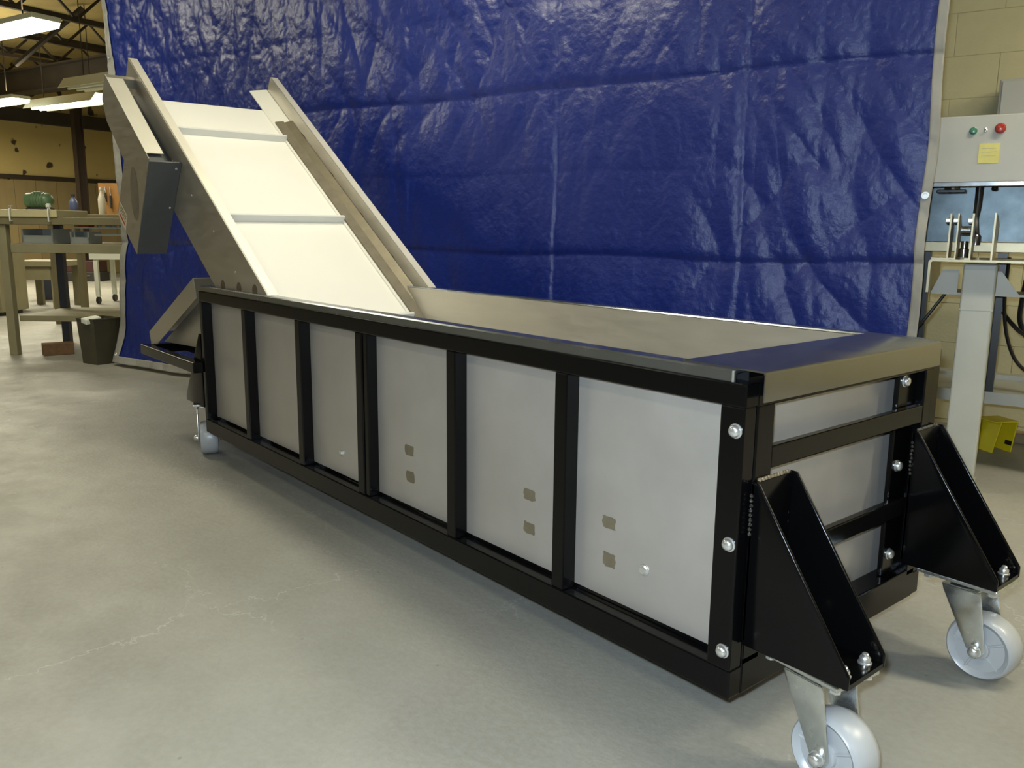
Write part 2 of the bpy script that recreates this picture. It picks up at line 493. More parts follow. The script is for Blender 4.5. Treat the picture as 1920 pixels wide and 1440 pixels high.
# near rim: a small folded channel on the black rail
RIMP = [(.006, 0.0), (.006, .018), (.009, .0215), (.046, .0215), (.049, .018), (.049, -.01), (.046, -.01), (.046, .010), (.042, .016), (.012, .016), (.010, .012), (.010, 0.0)]
MB().prism(RIMP, lambda p, q, d: (d, p, ZT + q), -L_ + .01, -.030).build('rim', M_rim, H, smooth=True)
MB().prism([(W_ - p, q) for p, q in RIMP], lambda p, q, d: (d, p, ZT + q), -L_ + .01, -.030).build('rim', M_rim, H, smooth=True)
MB().tube([(-.034, .006, ZT), (-.034, .006, ZT + .02)], .0022, 6).build('weld_bead', M_bolt, H)
FP = [(-.158, .0235), (.018, .0235), (.0215, .0215), (.0225, .018), (.0225, -.031), (.0200, -.031), (.0200, .017), (.0175, .0205), (-.158, .0205)]
MB().prism(FP, lambda p, q, d: (p, d, ZT + q), .021, W_ - .060).build('end_flange', M_top, H, smooth=True)

# caster brackets: open welded channels with sloping front
def bracket(y0, mirror):
    sx = -1 if mirror else 1
    ox = -L_ if mirror else 0.0
    X = lambda x: ox + sx * x
    side = [(.002, ZB + .420), (.018, ZB + .420), (.213, ZB + .130), (.213, ZB + .105), (.002, ZB + .105)]
    wd = .130
    br = None
    mb = MB()
    mb.box(min(X(.002), X(.010)), max(X(.002), X(.010)), y0, y0 + wd, ZB + .115, ZB + .419)
    br = mb.build('caster_bracket', M_black, H, bevel=.0015)
    for yy in (y0, y0 + wd - .007):
        MB().prism(side, lambda p, q, d: (X(p), d, q), yy, yy + .007).build('gusset', M_black, br, bevel=.0026, seg=3, smooth=True)
    MB().box(min(X(.002), X(.212)), max(X(.002), X(.212)), y0 + .007, y0 + wd - .007, ZB + .105, ZB + .114).build('base_plate', M_black, br)
    for (x, y) in ((.190, y0 + .028), (.190, y0 + wd - .030), (.045, y0 + .028), (.045, y0 + wd - .030)):
        mb = MB().lathe([(.0125, 0), (.0125, .002), (.0100, .003), (.0100, .010), (.0085, .012), (.006, .012), (.006, .017), (.004, .019)], (X(x), y, ZB + .114), (0, 0, 1), 6 if False else 12)
        mb.build('bolt', M_bolt, br, smooth=True)
    if not mirror:
        # weld beads down the joint and along the foot
        r = random.Random(int(y0 * 1000))
        for yy in (y0 - .001, y0 + wd - .012):
            mb = MB()
            for k in range(9):
                mb.lathe([(.001, -.004), (.0034, -.002), (.0036, .001), (.001, .004)], (.005 + r.uniform(0, .002), yy, ZB + .395 - k * .009), (0, 0, 1), 7)
            mb.build('weld_bead', M_weld, br, smooth=True)
        mb = MB()
        for k in range(10):
            mb.lathe([(.001, -.005), (.004, -.002), (.004, .002), (.001, .005)], (.006, y0 + .02 + k * .010, ZB + .421), (0, 1, 0), 7)
        mb.build('weld_bead', M_weldraw if y0 < .3 else M_weld, br, smooth=True)
    return br
bracket(.028, False); bracket(W_ - .118, False)
bracket(-.004, True); bracket(W_ - .126, True)

# casters: plate, swivel, fork and moulded wheel
WR = .073
def caster(parent_loc, rz):
    """built round the swivel axis; wheel trails along +x"""
    base = MB().box(-.094, .080, -.060, .060, -.009, 0).build('caster', M_zinc, H, bevel=.002)
    MB().lathe([(.034, -.008), (.038, -.011), (.038, -.016), (.030, -.021), (.022, -.024)], (0, 0, 0), (0, 0, 1), 24).build('swivel', M_zinc, base, smooth=True)
    tr = .045; zc = -(ZB + .105 - WR)
    for s in (-1, 1):
        y = s * .0455
        poly = [(-.040, -.020), (.042, -.020), (.045, -.030), (tr + .021, zc + .004), (tr + .012, zc - .013), (tr - .006, zc - .016), (tr - .020, zc + .002), (-.036, -.034)]
        MB().prism(poly, lambda p, q, d: (p, d, q), y - .002, y + .002).build('fork', M_zinc, base, bevel=.001, smooth=True)
    MB().box(-.038, .038, -.0475, .0475, -.023, -.019).build('fork_crown', M_zinc, base, bevel=.001)
    wh = MB().lathe([(.020, -.027), (.054, -.026), (.0595, -.0325), (.065, -.036), (WR - .005, -.034), (WR, -.019), (WR, .019), (WR - .005, .034), (.065, .036), (.0595, .0325), (.054, .026), (.020, .027)],
                    (tr, 0, zc), (0, 1, 0), 40).build('wheel', M_nylon, base, smooth=True)
    for s in (-1, 1):
        MB().lathe([(.024, 0), (.023, .008), (.019, .010), (.0, .010)], (tr, s * .026, zc), (0, s, 0), 20).build('hub', M_nylon, base, smooth=True)
        for k in range(5):
            t = 2 * PI * k / 5 + .5
            c, sn = math.cos(t), math.sin(t)
            a = Vector((tr + c * .022, s * .0275, zc + sn * .022)); b = Vector((tr + c * .058, s * .0275, zc + sn * .058))
            MB().tube([a, b], .0028, 6).build('rib', M_nylon, base, smooth=True)
        MB().lathe([(.0145, 0), (.0145, .003), (.0125, .0035), (.0125, .012), (.0095, .0155), (.005, .0175), (.0001, .018)], (tr, s * .0475, zc), (0, s, 0), 14).build('axle_nut', M_bolt, base, smooth=True)
    for px in (-.072, .066):
        for py in (-.044, .044):
            MB().lathe([(.010, -.018), (.010, -.009)], (px, py, 0), (0, 0, 1), 6).build('nut', M_bolt, base)
    base.location = parent_loc; base.rotation_euler = (0, 0, rz)
    return base
c0 = caster((.125, .093, ZB + .105), -0.12)
def caster_copy(loc, rz):
    c = copy_tree(c0, H); c.location = loc; c.rotation_euler = (0, 0, rz); return c
caster_copy((.135, W_ - .055, ZB + .105), -0.02)
caster_copy((-L_ - .135, .061, ZB + .105), -0.37)
caster_copy((-L_ - .125, W_ - .061, ZB + .105), -0.3)

# inclined conveyor
YN, YF = .030, .752
TOPN = 1.745
def clip_rim(poly, zmin):
    out = []
    for i in range(len(poly)):
        a, b = poly[i], poly[(i + 1) % len(poly)]
        za, zb = inc(a[0], 0, a[1])[2] - zmin, inc(b[0], 0, b[1])[2] - zmin
        if za >= 0: out.append(a)
        if za * zb < 0:
            k = za / (za - zb); out.append((a[0] + k * (b[0] - a[0]), a[1] + k * (b[1] - a[1])))
    return out
sp_ = MB()
sp_.prism(clip_rim([(-.06, .020), (TOPN, .020), (TOPN, -.20), (TOPN - .1, -.27), (.10, -.27), (-.06, -.12)], ZT + .0217), lambda p, q, d: inc(p, d, q), YN, YN + .004)
side_n = sp_.build('side_plate', M_steel, H)
MB().ibox(-.03, TOPN, .0165, .020, YN - .001, YN + .040).build('guide_flange', M_litsteel, side_n)
sp_ = MB()
sp_.prism(clip_rim([(-.06, 0), (TOPN + .03, 0), (TOPN + .03, -.20), (TOPN - .1, -.27), (.10, -.27), (-.06, -.20)], ZT + .0217), lambda p, q, d: inc(p, d, q), YF - .004, YF)
side_f = sp_.build('side_plate', M_steel, H)
MB().ibox(-.005, TOPN + .03, -.0035, 0, YF - .002, YF + .036).build('guide_flange', M_litsteel, side_f)
for s, t in ((.77, -.088), (.503, -.08), (1.03, -.085), (.25, -.09)):
    x, y, z = inc(s, YN, t)
    MB().lathe([(.0045, 0), (.0045, .002), (.003, .003)], (x, y, z), (0, -1, 0), 8).build('screw', M_bolt, side_n)
for s in (.10, .21, .33):
    x, y, z = inc(s - .05, YN, -.06)
    x = -2.16 - (s - .10) * 1.35; z = ZT + .03
    MB().lathe([(.024, 0), (.020, .0006)], (x, YN, z), (0, -1, 0), 12).build('weld_scorch', M_scorch, side_n)
for s in (1.30, .95, .62, .30, .02):
    x, y, z = inc(s, YF - .004, -.066)
    MB().prism([(s - .06, -.075), (s - .05, -.060), (s - .01, -.054), (s + .03, -.060), (s + .05, -.075)], lambda p, q, d: inc(p, d, q), YF - .0048, YF - .0038).build('weld_scorch', M_scorch, side_f)
# belt: top run with head roller turn
TB = -.100; RB = .045
BY0, BY1 = YN + .055, YF - .085
prof = [(-1.02, TB), (1.58, TB)]
for k in range(1, 9):
    t = PI / 2 - k * PI / 8
    prof.append((1.58 + RB * math.cos(t), TB - RB + RB * math.sin(t)))
prof.append((-.6, TB - 2 * RB))
inner = [(1.58 if False else s, t) for s, t in prof]
mb = MB(); n = len(prof); vs = []; fs = []
for y in (BY0, BY1):
    vs += [inc(s, y, t) for s, t in prof]
fs = [(i, i + 1, n + i + 1, n + i) for i in range(n - 1)]
mb.add(vs, fs)
belt = mb.build('belt', M_belt, H)
sol = belt.modifiers.new('thickness', 'SOLIDIFY'); sol.thickness = .004; sol.offset = 0
for s in (1.285, .60, -.085):
    MB().ibox(s, s + .012, TB + .001, TB + .036, BY0 + .012, BY1 - .006).build('cleat', M_cleat, belt, bevel=.002)
MB().lathe([(.012, -.30), (RB - .006, -.30), (RB - .006, .30), (.012, .30)], inc(1.58, (BY0 + BY1) / 2, TB - RB), (0, 1, 0), 20).build('head_roller', M_steel, H, smooth=True)
# skirts beside the belt: bare plastic at the head, steel strip with rubber lip below
def skirt(s0, s1, yo, yi, to, ti, th, m, name, par=H):
    mb = MB().hexa([inc(s0, yo, to), inc(s1, yo, to), inc(s1, yi, ti), inc(s0, yi, ti),
                    inc(s0, yo, to + th), inc(s1, yo, to + th), inc(s1, yi, ti + th), inc(s0, yi, ti + th)])
    return mb.build(name, m, par)
skirt(-.55, TOPN + .035, YF - .006, BY1 - .012, -.080, TB + .003, .006, M_uhmw, 'skirt')
skirt(-.55, 1.44, YF - .006, YF - .045, -.066, -.080, .006, M_strip, 'skirt_strip')
skirt(-.55, 1.45, YF - .045, BY1 - .002, -.080, -.088, .008, M_gasket, 'skirt_lip')
skirt(.19, TOPN + .0, YN + .006, BY0 + .012, -.080, TB + .003, .006, M_uhmw, 'skirt')
skirt(.19, 1.44, YN + .006, YN + .05, -.066, -.080, .006, M_steel, 'skirt_strip')
# chain guard and gear box cover on the near side of the head
YG = -.100
gp = [(.945, -.030), (1.625, -.018), (1.625, -.14), (1.53, -.195), (1.235, -.22), (1.23, -.500), (.925, -.503)]
guard = MB().prism(gp, lambda p, q, d: inc(p, d, q), YG, YG + .003).build('drive_guard', M_steel, H)
MB().hexa([inc(.985, YG, -.031), inc(1.625, YG, -.019), inc(1.60, YG + .072, -.019), inc(.985, YG + .072, -.031),
           inc(.985, YG, -.028), inc(1.625, YG, -.016), inc(1.60, YG + .072, -.016), inc(.985, YG + .072, -.028)]).build('guard_top', M_litsteel, guard)
MB().ibox(1.598, 1.625, -.060, -.016, YG + .003, YN).build('guard_bracket', M_steel, guard)
MB().ibox(.955, 1.60, -.10, -.095, YG + .072, YN).build('guard_web', M_guard, guard)
MB().ibox(.933, 1.228, -.500, -.045, YG + .003, YG + .070).build('gearbox_cover', M_guard, guard, bevel=.002)
MB().ibox(.925, .933, -.503, -.032, YG + .001, YN - .001).build('end_cover', M_guard, guard, bevel=.001)
MB().ibox(.933, 1.228, -.500, -.27, YG + .070, YN - .001).build('gearbox_cover', M_guard, guard)
for s, t in ((.925, -.06), (.925, -.255)):
    x, y, z = inc(.9245, YN - .020, t)
    MB().lathe([(.005, 0), (.005, .003), (.003, .004)], (x, y, z), (math.cos(INC), 0, -math.sin(INC)), 8).build('screw', M_bolt, guard)
ov = [(1.05 + .046 * math.cos(t) + .065 * math.sin(t), -.270 - .031 * math.cos(t) + .094 * math.sin(t)) for t in [2 * PI * k / 24 for k in range(24)]]
MB().prism(ov, lambda p, q, d: inc(p, d, q), YG - .001, YG + .001).build('oval_opening', M_gasket, guard)
lb = MB().prism([(1.10, -.425), (1.218, -.425), (1.218, -.497), (1.10, -.500)], lambda p, q, d: inc(p, d, q), YG - .0015, YG - .0003).build('warning_label', M_label, guard)
for q0, q1, m_ in ((-.438, -.433, M_ink), (-.450, -.444, M_ink), (-.462, -.458, M_ink), (-.486, -.474, M_redink)):
    MB().prism([(1.11, q0), (1.205, q0), (1.205, q1), (1.11, q1)], lambda p, q, d: inc(p, d, q), YG - .002, YG - .0014).build('print', m_, lb)

# tail cover and push bar at the far end
hood = MB().prism([(-L_ - .055, ZB + .65), (-L_ - .030, ZB + .567), (-L_ - .595, ZB + .311), (-L_ - .680, ZB + .302), (-L_ - .700, ZB + .36)],
                  lambda p, q, d: (p, d, q), 0.0, .003).build('tail_cover', M_steel, H)
MB().hexa([(-L_ - .052, .003, ZB + .647), (-L_ - .698, .003, ZB + .357), (-L_ - .698, W_ - .1, ZB + .357), (-L_ - .052, W_ - .1, ZB + .647),
           (-L_ - .052, .003, ZB + .650), (-L_ - .698, .003, ZB + .360), (-L_ - .698, W_ - .1, ZB + .360), (-L_ - .052, W_ - .1, ZB + .650)]).build('cover_top', M_steel, hood)
MB().prism([(-L_ - .02, ZB + .60), (-L_ - .02, ZB + .345), (-L_ - .66, ZB + .312)], lambda p, q, d: (p, d, q), .055, .058).build('tail_plate', M_steel, hood)
MB().box(-L_ - .60, -L_ - .02, .06, .10, ZB + .30, ZB + .335).build('tail_bar', M_black, hood)
MB().box(-L_ - .010, -L_ + .002, .05, W_ - .1, ZB + .06, ZB + .56).build('tail_bulkhead', M_steel, hood)
mb = MB().box(-L_ - .70, -L_ + .016, -.046, -.0008, ZB + .258, ZB + .303)
bar = mb.build('push_bar', M_black, H, bevel=.004)
MB().box(-L_ - .70, -L_ - .655, -.0008, W_ + .0008, ZB + .258, ZB + .303).build('cross_tube', M_black, bar, bevel=.004)
MB().box(-L_ - .70, -L_ + .016, W_ + .0008, W_ + .046, ZB + .258, ZB + .303).build('push_bar', M_black, H, bevel=.004)

# ------------------------------------------------------------------ blue tarpaulin
def gnoise(x, y, seed):
    r = np.random.default_rng(seed)
    perm = r.permutation(256); ang = r.random(256) * 2 * np.pi
    gx, gy = np.cos(ang), np.sin(ang)
    xi = np.floor(x).astype(int); yi = np.floor(y).astype(int)
    xf, yf = x - xi, y - yi
    u = xf * xf * xf * (xf * (xf * 6 - 15) + 10); v = yf * yf * yf * (yf * (yf * 6 - 15) + 10)
    def g(ix, iy, dx, dy):
        h = perm[(perm[ix & 255] + iy) & 255]
        return gx[h] * dx + gy[h] * dy
    a = g(xi, yi, xf, yf); b = g(xi + 1, yi, xf - 1, yf)
    c = g(xi, yi + 1, xf, yf - 1); d = g(xi + 1, yi + 1, xf - 1, yf - 1)
    return (a + u * (b - a)) + v * ((c + u * (d - c)) - (a + u * (b - a)))

TA = Vector((-5.554, 0.402, 0.012)); TL = 5.219
TTH = math.radians(17.25)
ZTOP = 2.95
def tarp_left(z):     # the left edge drifts out towards the floor
    return 0.155 - 0.155 * np.clip(1 - z / 0.9, 0, 1) ** 1.3 + 0.008 * np.sin(z * 7)
def tarp_right(z):
    return 5.20 + 0.004 * np.sin(z * 5 + 1) + 0.004 * np.sin(z * 11)
def tarp_disp(u, z):
    w1 = gnoise(u * 1.1, z * 0.8, 1); w2 = gnoise(u * 1.3 + 7, z * 0.9, 2)
    d = 0.045 * gnoise(u * 0.7, z * 0.25, 3)
    # fold lines left from packing: a short drop on one side, a long easing on the other
    for k, uc in enumerate(np.arange(0.53, 5.3, 0.44)):
        a = u - uc - 0.006 * np.sin(z * 6 + k)
        amp = (0.014 if k % 2 else 0.008) * (1.0 if k in (7, 9) else .35)
        d += amp * np.where(a > 0, np.exp(-a / 0.10), np.exp(a / 0.016))
    for k, zc in enumerate((0.475, 0.855, 1.235, 1.61, 1.99, 2.37)):
        a = z - zc - 0.006 * np.sin(u * 5 + k) - .01 * w1
        amp = 0.013 if k in (1, 3) else 0.003
        d += amp * np.where(a > 0, np.exp(-a / 0.018), np.exp(a / 0.09))
    # flat facets divided by sharp upright ridges: long drapes and slanting tension wrinkles
    def ridge(x, y, sd, p):
        return (1 - np.clip(np.abs(gnoise(x, y, sd)) * 2.6, 0, 1)) ** p
    m1 = np.clip(gnoise(u * 0.9 + 3, z * 0.7, 21) * 1.8 + .6, 0, 1)
    m2 = np.clip(gnoise(u * 0.8 + 9, z * 0.8, 22) * 1.8 + .55, 0, 1)
    d += 0.016 * gnoise(u * 2.6 + w1 * .6 + z * .2, z * 0.7 + w2 * .4, 4)
    d += 0.014 * m1 * ridge(u * 2.3 + w1 * .7 + z * .25, z * 0.55 + w2 * .5, 14, 1.3)
    d += 0.015 * m2 * ridge(u * 3.0 - z * 1.5 + w2, z * 0.9 + u * .3, 5, 1.6)
    d += 0.014 * m1 * ridge(u * 3.2 + z * 1.7 + w1, z * 1.0 - u * .3, 6, 1.6)
    d += 0.006 * gnoise(u * 6 + w2 * 1.5, z * 1.9 + w1, 15)
    d += 0.006 * ridge(u * 6.5 + w1 * 2 - z * .6, z * 2.0 + w2, 16, 1.5)
    # crumple, strongest high on the left where it was packed tightest
    cr = np.clip(1.15 - u / 3.0, 0.22, 1) * np.clip(0.25 + z / 2.2, 0, 1.1)
    d += cr * (0.003 * gnoise(u * 5 + 2 * w1, z * 4 + 2 * w2, 7) + 0.0042 * ridge(u * 7 + 3 * w2, z * 5 + 2 * w1, 8, 1.2) + 0.0036 * ridge(u * 13 + 3 * w1, z * 10 + 3 * w2, 9, 1.2))
    d += (0.0012 + 0.0016 * cr) * ridge(u * 26 + 2 * w1, z * 19 + 2 * w2, 10, 1.2)
    # foot of the sheet kicks towards the viewer where it meets the floor
    d -= 0.06 * np.clip(1 - z / 0.35, 0, 1) ** 2
    return d
def tarp_mesh(name, us, zs_, mt, parent, off=0.0, thick=None):
    """us: function(a in 0..1, z) -> u ; grid of shape zs x na"""
    A, Z = np.meshgrid(us, zs_)
    lo, hi = tarp_left(Z), tarp_right(Z)
    Uu = lo + A * (hi - lo)
    Dd = tarp_disp(Uu, Z) + off
    Zz = Z + 0.012 * np.clip(1 - Z / .1, 0, 1)
    pts = np.stack([Uu, Dd, Zz], -1).reshape(-1, 3)
    nz, na = A.shape
    idx = np.arange(nz * na).reshape(nz, na)
    f = np.stack([idx[:-1, :-1], idx[:-1, 1:], idx[1:, 1:], idx[1:, :-1]], -1).reshape(-1, 4)
    me = bpy.data.meshes.new(name)
    me.from_pydata(pts.tolist(), [], f.tolist())
    me.polygons.foreach_set('use_smooth', [True] * len(me.polygons))
    me.materials.append(mt)
    o = link(name, me, parent)
    if thick:
        md = o.modifiers.new('thickness', 'SOLIDIFY'); md.thickness = thick; md.offset = 0
    return o
def tarp_material():
    m = bpy.data.materials.new('blue_poly_tarp'); m.use_nodes = True
    nt = m.node_tree; b = nt.nodes['Principled BSDF']; L = nt.links
    tc = nt.nodes.new('ShaderNodeTexCoord')
    n = nt.nodes.new('ShaderNodeTexNoise'); n.inputs['Scale'].default_value = 1.6; n.inputs['Detail'].default_value = 5
    L.new(tc.outputs['Object'], n.inputs['Vector'])
    mx = nt.nodes.new('ShaderNodeMix'); mx.data_type = 'RGBA'
    mx.inputs[6].default_value = (0.0050, 0.0145, 0.130, 1); mx.inputs[7].default_value = (0.0085, 0.022, 0.170, 1)
    L.new(n.outputs[0], mx.inputs[0]); L.new(mx.outputs[2], b.inputs['Base Color'])
    b.inputs['Roughness'].default_value = 0.34
    b.inputs['Specular IOR Level'].default_value = 0.52
    # woven tape: two fine crossed waves
    hs = []
    for ax, sc in ((0, 620.0), (2, 620.0)):
        w = nt.nodes.new('ShaderNodeTexWave'); w.bands_direction = 'X' if ax == 0 else 'Z'
        w.inputs['Scale'].default_value = sc / 6.283; w.inputs['Distortion'].default_value = 1.2
        L.new(tc.outputs['Object'], w.inputs['Vector']); hs.append(w.outputs[1])
    ad = nt.nodes.new('ShaderNodeMath'); L.new(hs[0], ad.inputs[0]); L.new(hs[1], ad.inputs[1])
    n2 = nt.nodes.new('ShaderNodeTexNoise'); n2.inputs['Scale'].default_value = 38; n2.inputs['Detail'].default_value = 8
    L.new(tc.outputs['Object'], n2.inputs['Vector'])
    b1 = nt.nodes.new('ShaderNodeBump'); b1.inputs['Strength'].default_value = 0.10; b1.inputs['Distance'].default_value = 0.002
    L.new(ad.outputs[0], b1.inputs['Height'])
    b2 = nt.nodes.new('ShaderNodeBump'); b2.inputs['Strength'].default_value = 0.42; b2.inputs['Distance'].default_value = 0.008
    L.new(n2.outputs[0], b2.inputs['Height']); L.new(b1.outputs[0], b2.inputs['Normal'])
    L.new(b2.outputs[0], b.inputs['Normal'])
    return m
M_tarp = tarp_material()
M_hem = mat('tarp_hem_grey', (0.27, 0.265, 0.24), 0.5, var=0.15, vscale=5, bump=0.2, bscale=12)
tarp = thing('tarpaulin', 'large wrinkled blue tarpaulin hanging behind the hopper conveyor', 'tarp', TA, TTH)
HW = 0.0135
tarp_mesh('sheet', np.linspace(0.006, 0.997, 640), np.linspace(0.02, ZTOP, 370), M_tarp, tarp)
tarp_mesh('hem', np.linspace(0, HW, 8), np.linspace(0.0, ZTOP, 370), M_hem, tarp, -0.007, .003)
tarp_mesh('hem', np.linspace(1 - HW * .5, 1, 6), np.linspace(0.0, ZTOP, 370), M_hem, tarp, -0.007, .003)
tarp_mesh('hem', np.linspace(0, 1, 640), np.linspace(0.0, 0.055, 8), M_hem, tarp, -0.007, .003)
tarp_mesh('hem', np.linspace(0, 1, 220), np.linspace(ZTOP - .05, ZTOP, 4), M_hem, tarp, -0.005, .003)
def grommet(u, z):
    d = float(tarp_disp(np.array([u]), np.array([z]))[0]) - .009
    return MB().lathe([(.007, 0), (.013, 0), (.0145, -.002), (.013, -.004), (.008, -.004), (.007, -.002)], (u, d, z), (0, 1, 0), 16).build('grommet', M_bolt, tarp, smooth=True)
for z in (0.07, 1.09, 2.07, 2.9):
    grommet(float(tarp_left(np.array([z]))[0]) + .028, z)
for z in (0.30, 1.11, 2.0, 2.9):
    grommet(float(tarp_right(np.array([z]))[0]) - .020, z)
for k in range(1, 7):
    uu = 5.2 * k / 7
    grommet(uu, ZTOP - .025)
for k in range(0, 8):
    uu = .18 + (5.17 - .18) * k / 7
    d = float(tarp_disp(np.array([uu]), np.array([ZTOP - .02]))[0])
    MB().tube([(uu, d - .006, ZTOP - .025), (uu, d, ZTOP + .05), (uu, d + .03, 3.98)], .004, 6).build('hanging_cord', M_gasket, tarp)

# ------------------------------------------------------------------ press stand at the right of the tarpaulin
M_white = mat('pale_grey_paint', (0.42, 0.43, 0.39), 0.4, var=0.05, vscale=6, spec=0.5)
M_grey = mat('grey_sheet_paint', (0.46, 0.455, 0.40), 0.4, var=0.04, vscale=5)
M_blk = mat('black_rubber', (0.012, 0.012, 0.012), 0.35)
M_brnz = mat('tan_steel', (0.33, 0.29, 0.19), 0.38, metal=0.8, var=0.1, vscale=10)
M_backst = mat('blue_grey_steel', (0.10, 0.125, 0.135), 0.36, metal=0.85, var=0.4, vscale=6)
M_green = mat('green_button', (0.06, 0.22, 0.14), 0.25, spec=0.6)
M_red = mat('red_button', (0.40, 0.03, 0.015), 0.25, spec=0.6)
M_note = mat('yellow_paper', (0.72, 0.66, 0.22), 0.7, var=0.05, vscale=30)
M_yellow = mat('yellow_paint', (0.85, 0.70, 0.015), 0.4, var=0.05, vscale=8)
S = thing('press_stand', 'pale grey machine stand with control box and square post right of the tarpaulin', 'machine', O + Vector((0, 0, .012)), TH)
post = MB().box(-.100, .010, 0.0, .10, .012, .862).build('post', M_white, S, bevel=.006)
MB().box(-.101, .011, -.001, .16, -.012, .012).build('foot_plate', M_white, S, bevel=.002)
MB().box(-.101, .011, -.0015, .0, .690, .694).build('weld_seam', M_white, post)
tp = [(-.213, .755), (-.213, .868), (-.209, .875), (-.202, .878), (.56, .878), (.56, .870), (-.200, .870), (-.204, .866), (-.205, .755)]
MB().prism(tp, lambda p, q, d: (p, d, q), -.070, .30).build('table_plate', M_brnz, S, smooth=True)
for poly in ([(-.204, .752), (-.115, .752), (-.115, .836), (-.171, .836)], [(.025, .836), (.012, .836), (.012, .752), (.088, .752)]):
    MB().prism(poly, lambda p, q, d: (p, d, q), .030, .037).build('gusset', M_white, S)
MB().box(-.204, .56, .030, .26, .744, .752).build('under_tray', M_white, S)
cb = MB().box(-.42, .52, .150, .40, 1.165, 1.413).build('control_box', M_grey, S, bevel=.004)
MB().box(-.42, .52, .142, .152, 1.150, 1.168).build('box_lip', M_top, cb, bevel=.002)
def button(u, z, r, m_, h):
    MB().lathe([(r * 1.15, 0), (r * 1.15, .006), (r * .95, .007), (r, .010), (r, h * .75), (r * .8, h * .93), (r * .3, h)], (u, .150, z), (0, -1, 0), 20).build('push_button', m_, cb, smooth=True)
button(-.126, 1.356, .012, M_green, .018)
button(-.037, 1.361, .0165, M_red, .028)
MB().lathe([(.006, 0), (.006, .004), (.0025, .005), (.0025, .016), (.0034, .020), (.001, .021)], (-.085, .150, 1.357), (0, -1, .25), 12).build('toggle_switch', M_bolt, cb, smooth=True)
nt_ = MB().box(-.101, -.032, .1480, .1495, 1.236, 1.308).build('paper_note', M_note, cb)
for z in (1.262, 1.276, 1.289):
    MB().box(-.092, -.042, .1476, .1481, z, z + .0025).build('print', M_brnz, nt_)
MB().box(-.235, -.135, .19, .27, 1.130, 1.142).build('clamp_bar', M_blk, cb, bevel=.002)
MB().lathe([(.028, 0), (.028, .02)], (-.185, .23, 1.150), (0, 0, -1), 16).build('clamp_boss', M_top, cb)
MB().lathe([(.010, 0), (.012, .012), (.006, .016)], (-.036, .20, 1.152), (0, 0, -1), 12).build('knob', M_blk, cb, smooth=True)
MB().tube([(-.087, .20, 1.16), (-.087, .20, 1.08), (-.090, .19, 1.03), (-.083, .17, .99), (-.078, .15, .965)], [.014, .013, .011, .010, .010], 12).build('flexible_hose', M_blk, S, smooth=True)
MB().lathe([(.016, 0), (.016, .035), (.012, .04)], (-.078, .15, .930), (0, 0, 1), 12).build('hose_fitting', M_top, S, smooth=True)
MB().box(-.42, .52, .405, .42, .94, 1.165).build('back_sheet', M_backst, S)
MB().box(-.42, .52, .25, .42, .900, .940).build('ledge', M_brnz, S, bevel=.003)
for u0, u1, v0, v1 in ((-.157, -.151, -.055, .05), (-.131, -.126, -.055, .05), (-.084, -.078, -.055, .05)):
    pl = MB().prism([(v0, .878), (v1 + .02, .878), (v1, 1.0), (v0 + .02, 1.045), (v0, 1.045)], lambda p, q, d: (d, p, q), u0, u1).build('clevis_plate', M_brnz, S)
    MB().lathe([(.011, 0), (.011, .014)], (u0, v0 + .028, 1.020), (-1, 0, 0), 6).build('bolt', M_bolt, pl)
    MB().box(u0 - .05 if u0 < -.15 else u0 - .02, u0, v0 + .005, v1, .878, .884).build('clevis_foot', M_brnz, pl)
pl = MB().prism([(-.055, .878), (.19, .878), (.19, 1.01), (-.045, 1.047), (-.055, 1.047)], lambda p, q, d: (d, p, q), -.014, -.008).build('side_plate', M_brnz, S)
MB().lathe([(.015, -.016), (.015, .016)], (-.104, -.01, .985), (1, 0, 0), 16).build('roller', M_top, S, smooth=True)
MB().lathe([(.019, 0), (.019, .03), (.012, .034), (.012, .06)], (-.104, -.01, .885), (0, 0, 1), 12).build('roller_base', M_top, S, smooth=True)
for u, v in ((-.175, -.03), (-.104, -.045), (-.055, -.035)):
    MB().lathe([(.008, 0), (.008, .006), (.005, .008)], (u, v, .878), (0, 0, 1), 8).build('bolt', M_bolt, S)
MB().box(-.60, .70, .80, .88, .245, .340).build('rear_beam', M_white, S, bevel=.005)
for u in (-.55, .60):
    MB().box(u, u + .08, .80, .88, -.012, .245).build('rear_leg', M_white, S, bevel=.004)
for u in (-.30, .42):
    MB().box(u, u + .05, .36, .41, -.012, .90).build('back_leg', M_blk, S)
MB().box(-.30, .47, .41, .80, .27, .32).build('base_tie', M_white, S)
MB().box(-.008, .030, .36, .40, .33, .90).build('valve_tube', M_blk, S)
def hose(pts, r):
    P_ = [Vector(p) for p in pts]; out = []
    for i in range(len(P_) - 1):
        p0 = P_[max(i - 1, 0)]; p1 = P_[i]; p2 = P_[i + 1]; p3 = P_[min(i + 2, len(P_) - 1)]
        for k in range(6):
            t = k / 6
            out.append(0.5 * ((2 * p1) + (p2 - p0) * t + (2 * p0 - 5 * p1 + 4 * p2 - p3) * t * t + (3 * p1 - p0 - 3 * p2 + p3) * t ** 3))
    out.append(P_[-1])
    return MB().tube(out, r, 8).build('hose', M_blk, S, smooth=True)
hose([(.035, .36, .88), (.035, .34, .72), (.055, .33, .58), (.10, .33, .47), (.17, .34, .42), (.26, .36, .45)], .007)
hose([(.035, .36, .66), (.07, .32, .62), (.12, .31, .58), (.19, .32, .58)], .008)
hose([(.11, .38, .88), (.095, .36, .70), (.10, .35, .62), (.14, .34, .56), (.2, .34, .60)], .010)
hose([(-.155, .10, .75), (-.185, .09, .70), (-.235, .08, .62), (-.30, .10, .55)], .006)

